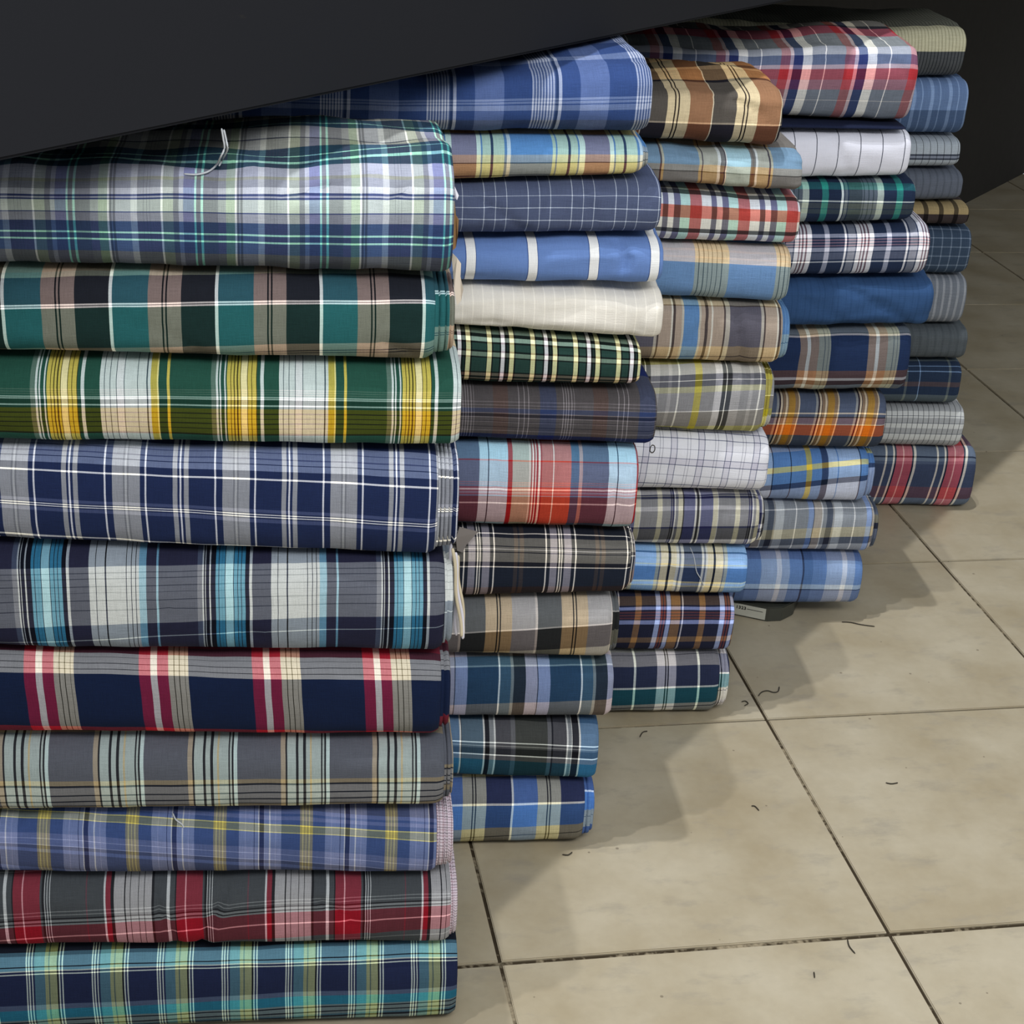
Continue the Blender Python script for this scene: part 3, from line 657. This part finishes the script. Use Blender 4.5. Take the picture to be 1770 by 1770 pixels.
# ------------------------------------------------------------------ small pieces on the bolts
def front_pt(st, x, y, off=0.004):
    dd = ray(x, y); O = st.O-st.b*off; t = ((O-CAM) @ st.b)/(dd @ st.b); return CAM+dd*t
def sheet(name, st, poly, off, thick, mat, parent, base):
    """thin cut piece of cloth or card given by its outline on a stack front"""
    P = [front_pt(st, x, y, off+0.002*math.sin(i*2.1)) for i, (x, y) in enumerate(poly)]
    n = len(P); V = [p-base for p in P]+[p+st.b*thick-base for p in P]
    Fc = [tuple(range(n)), tuple(range(2*n-1, n-1, -1))]+[(i, i+n, (i+1) % n+n, (i+1) % n) for i in range(n)]
    return mesh_obj(name, V, Fc, mat, parent, smooth=False)
st1, st2, st3, st4 = STK[:4]
paper = plain('white_paper', 'd4d2dc', 0.8); card = plain('brown_card', '8c6c48', 0.9); greyc = plain('grey_cloth', '8a8480', 0.95, 0.1)
b = B1[0]
sheet('paper_lining', st1, [(770, 282), (778, 296), (784, 318), (793, 338), (790, 346), (784, 340), (780, 352), (774, 330), (768, 300)], -0.035, 0.002, paper, b['root'], b['base'])
sheet('cardboard_core', st1, [(778, 345), (786, 348), (788, 372), (793, 380), (791, 410), (788, 428), (781, 434), (776, 400)], -0.045, 0.003, card, b['root'], b['base'])
b = B1[1]
sheet('paper_lining', st1, [(780, 436), (790, 446), (797, 456), (796, 478), (801, 500), (797, 520), (790, 528), (785, 500), (783, 470)], -0.040, 0.002, plain('cream_paper', 'cfc4b4', 0.8), b['root'], b['base'])
b = B1[4]
fr = plaid('cream_fringe', 'c=d4cdb8 k=3c4454 b=a8c4d4', 'c', (0, 'c3 k1 c2 b1'), None, 0.15)
for k, (x0, y0, x1, y1) in enumerate([(782, 948, 797, 1100), (786, 955, 801, 1104), (790, 960, 803, 1096), (779, 940, 790, 1098)]):
    pts = [front_pt(st1, x0+(x1-x0)*t+2.0*math.sin(t*9+k), y0+(y1-y0)*t, -0.035-0.004*k) -b['base'] for t in np.linspace(0, 1, 8)]
    tube('selvedge_fold', pts, 0.0022, paper if k % 2 else plain('cream_yarn', 'c8bca0', 0.9), b['root'])
b = B2[8]
sheet('folded_corner', st2, [(794, 912), (826, 920), (812, 934), (806, 942), (800, 955), (790, 952), (788, 930)], 0.006, 0.003, greyc, b['root'], b['base'])

thr_w = plain('pale_thread', 'b8bcc0', 0.8); thr_k = plain('dark_thread', '3c3830', 0.8)
def thread(label, st, pts, r, mat, off=0.004, cat='thread'):
    P = [front_pt(st, x, y, off) if st is not None else on_z(x, y, r) for x, y in pts]
    if st is None: P = [p+np.array([0, 0, 0.0004*abs(math.sin(i*1.7))]) for i, p in enumerate(P)]
    c = sum(P)/len(P)
    o = tube('loose_thread', [p-c for p in P], r, mat); o.location = tuple(c)
    return tag(o, label, cat)
def surf_pt(b, x, y, lift=0.002):
    """point on the skin of a bolt under an image position (ray march against its section)"""
    st = b['st']; dd = ray(x, y); best = None
    for k in range(900):
        d = 0.06-0.0+(-0.10)*(1-k/900.0)
        O = st.O+st.b*(d*1.0); t = ((O-CAM) @ st.b)/(dd @ st.b); P = CAM+dd*t; rel = P-st.O; s_ = rel @ st.a
        zb, zt = b['lo'](s_), b['hi'](s_); hh = (zt-zb)/2; q = (P[2]-(zb+zt)/2)/hh
        if abs(q) < 1 and (1-max(0, d)/st.capd if d < st.capd else 0) <= (1-abs(q)**2.3)**(1/2.3): return P-st.b*lift*1.0
    return front_pt(st, x, y, 0.0)
def surf_thread(label, b, pts, r, mat, lift=0.0035):
    P = [surf_pt(b, x, y, lift) for x, y in pts]; c = sum(P)/len(P)
    o = tube('loose_thread', [p-c for p in P], r, mat); o.location = tuple(c); return tag(o, label, 'thread')
for k, pts in enumerate([[(383, 222), (386, 240), (388, 256), (381, 272), (374, 284), (360, 295), (340, 300), (318, 299)],
                         [(387, 224), (391, 242), (393, 258), (385, 274), (379, 285)]]):
    surf_thread(['long pale thread trailing down and curling left on the teal silver plaid bolt', 'short pale thread hanging beside the long one on the teal silver plaid bolt'][k], B1[0], pts, 0.0011, thr_w, 0.004)
surf_thread('short pale thread knot on the denim-blue melange bolt', B1[7], [(299, 1403), (303, 1412), (308, 1417), (315, 1422), (318, 1428)], 0.0011, thr_w)
surf_thread('long pale thread across the sky-blue and straw plaid bolt', B3[8], [(1192, 944), (1199, 962), (1203, 985), (1210, 998), (1215, 1010)], 0.0009, thr_w)
surf_thread('small dark loop of thread on the white graph-check bolt', B3[6], [(1124, 771), (1127, 768), (1131, 770), (1131, 777), (1127, 781), (1123, 778), (1124, 771)], 0.0008, thr_k)
for lab, pts in [
 ('dark curled thread on the floor right of the third stack foot', [(1311, 1203), (1316, 1197), (1326, 1194), (1337, 1197), (1345, 1195), (1347, 1187)]),
 ('short dark thread near the tile joint crossing', [(1282, 1213), (1288, 1212), (1293, 1216), (1287, 1220)]),
 ('long straight dark thread on the far floor tile', [(1455, 1075), (1470, 1076), (1490, 1080), (1512, 1083)]),
 ('tiny curved dark thread in the middle of the big floor tile', [(1299, 1393), (1305, 1394), (1312, 1401)]),
 ('faint thread on the tile at the right edge of the photo', [(1531, 1353), (1541, 1355), (1552, 1353)]),
 ('thin dark thread beside the lowest second-stack bolt', [(972, 1477), (982, 1478), (989, 1473)]),
 ('dark thread below the lower right joint crossing', [(1465, 1624), (1468, 1636), (1478, 1648)]),
 ('small upright dark thread at the lower right', [(1407, 1680), (1408, 1690)]),
 ('little dark thread on the tile near the stack foot', [(1106, 1274), (1111, 1266), (1119, 1264)]),
 ]:
    thread(lab, None, pts, 0.0011, thr_k)

# ------------------------------------------------------------------ little box under the fourth stack
def small_box():
    st = STK[3]
    A = on_z(1325, 1075); Bp = on_z(1262, 1062)
    ax = np.array([A[0]-Bp[0], A[1]-Bp[1], 0]); ax /= np.linalg.norm(ax); bk = np.array([-ax[1], ax[0], 0])
    root = bpy.data.objects.new('small_box', None); COL.objects.link(root); root.location = (A[0], A[1], 0)
    tag(root, 'small dark box with a white label under the lowest cornflower bolt', 'box')
    L, D, H = 0.42, 0.16, 0.033; ch = 0.030
    pts = [(-L, 0), (0, 0), (ch*0.9, ch*0.5), (ch*1.5, ch*1.7), (ch*1.5, D), (-L, D)]
    bm = bmesh.new(); vs = [bm.verts.new(Vector(ax*p+bk*q)+Vector((0, 0, 0.0))) for p, q in pts]
    f = bm.faces.new(vs); r = bmesh.ops.extrude_face_region(bm, geom=[f])
    for v in [g for g in r['geom'] if isinstance(g, bmesh.types.BMVert)]: v.co.z += H
    bmesh.ops.recalc_face_normals(bm, faces=bm.faces)
    bmesh.ops.bevel(bm, geom=list(bm.edges), offset=0.002, segments=2, affect='EDGES')
    bm_obj('case', bm, plain('dark_smoky_plastic', '3a3c36', 0.35, 0.5), root)
    def plate(name, p0, p1, z0, z1, out, mat, par):
        bm = bmesh.new(); bmesh.ops.create_cube(bm, size=1.0)
        for v in bm.verts:
            p = p0+(p1-p0)*(v.co.x+0.5); q = -out*(0.5-v.co.y)-0.0; z = z0+(z1-z0)*(v.co.z+0.5)
            v.co = Vector(ax*p+bk*q)+Vector((0, 0, z))
        bmesh.ops.recalc_face_normals(bm, faces=bm.faces)
        return bm_obj(name, bm, mat, par)
    lab = plate('paper_label', -0.10, -0.004, 0.004, 0.029, 0.0012, plain('label_white', 'b4b4a8', 0.7), root)
    ink = plain('label_ink', '1c1c1c', 0.7)
    # the tiny printed line on the label: strokes as they read in the photo
    x = -0.066
    for ch_ in '1323':
        c = bpy.data.curves.new('print', 'FONT'); c.body = ch_; c.size = 0.0095; c.extrude = 0.0002; c.offset = 0.0003
        o = bpy.data.objects.new('print', c); COL.objects.link(o); dg = bpy.context.evaluated_depsgraph_get()
        me = bpy.data.meshes.new_from_object(o.evaluated_get(dg)); bpy.data.objects.remove(o)
        me.materials.append(ink); t = bpy.data.objects.new('printed_digit', me); COL.objects.link(t); t.parent = lab
        Mx = Matrix(((ax[0], 0, -bk[0], 0), (ax[1], 0, -bk[1], 0), (0, 1, 0, 0), (0, 0, 0, 1)))
        p = ax*x-bk*0.0014
        t.matrix_local = Matrix.Translation((p[0], p[1], 0.0185)) @ Mx
        x += 0.0055
    plate('printed_line', -0.043, -0.010, 0.0205, 0.0215, 0.0016, ink, lab)
    plate('printed_line', -0.095, -0.072, 0.0225, 0.0250, 0.0016, ink, lab)
small_box()

# ------------------------------------------------------------------ dark ledge over the row, and the wall behind
def ledge():
    H = 1.241
    a = on_z(308, 217, H); c = on_z(1376, 0, H); d = c-a; d /= np.linalg.norm(d); bk = np.array([-d[1], d[0], 0])
    o0 = a-d*1.6; Ltot = 14.0
    root = bpy.data.objects.new('overhead_ledge', None); COL.objects.link(root); root.location = tuple(o0)
    tag(root, 'long matte charcoal ledge hanging over the tops of the cloth stacks', 'shelf')
    def box(name, p0, p1, q0, q1, z0, z1, mat, bev=0.004):
        bm = bmesh.new(); bmesh.ops.create_cube(bm, size=1.0)
        for v in bm.verts:
            p = p0+(p1-p0)*(v.co.x+0.5); q = q0+(q1-q0)*(v.co.y+0.5); z = z0+(z1-z0)*(v.co.z+0.5)
            v.co = Vector(d*p+bk*q)+Vector((0, 0, z))
        bmesh.ops.recalc_face_normals(bm, faces=bm.faces)
        bmesh.ops.bevel(bm, geom=list(bm.edges), offset=bev, segments=2, affect='EDGES')
        return bm_obj(name, bm, mat, root)
    n = NT('charcoal_cover', 0.85, 0.1)
    g = n.add('ShaderNodeNewGeometry').outputs['Position']
    sc = n.noise(n.vmath('MULTIPLY', g, (6, 6, 40)), 1.6, 5, 0.7)
    m = n.math('MULTIPLY', n.math('SUBTRACT', sc, 0.70, clamp=True), 3.0, clamp=True)
    mx = n.add('ShaderNodeMix', data_type='RGBA'); mx.inputs[6].default_value = (*lin('212226'), 1); mx.inputs[7].default_value = (*lin('55503c'), 1)
    n.link(m, mx.inputs[0]); n.link(mx.outputs[2], n.b.inputs['Base Color'])
    box('front_panel', 0, Ltot, 0, 0.03, 0, 0.36, n.m)
    box('underside', 0.002, Ltot-0.002, 0.031, 0.90, 0.01, 0.04, plain('black_board', '0c0c0e', 0.9, 0.1))
    wb = plain('dark_wall_paint', '34322f', 0.95, 0.1)  # wall coloured dark to stand for the darkness behind the stacks
    bm = bmesh.new(); bmesh.ops.create_cube(bm, size=1.0)
    for v in bm.verts:
        p = -0.2+(Ltot+0.4)*(v.co.x+0.5); q = 0.92+0.1*(v.co.y+0.5); z = 2.8*(v.co.z+0.5)
        P = o0+d*p+bk*q; v.co = Vector((P[0], P[1], z))
    bmesh.ops.recalc_face_normals(bm, faces=bm.faces)
    w = bm_obj('wall_back', bm, wb); w['kind'] = 'structure'
ledge()
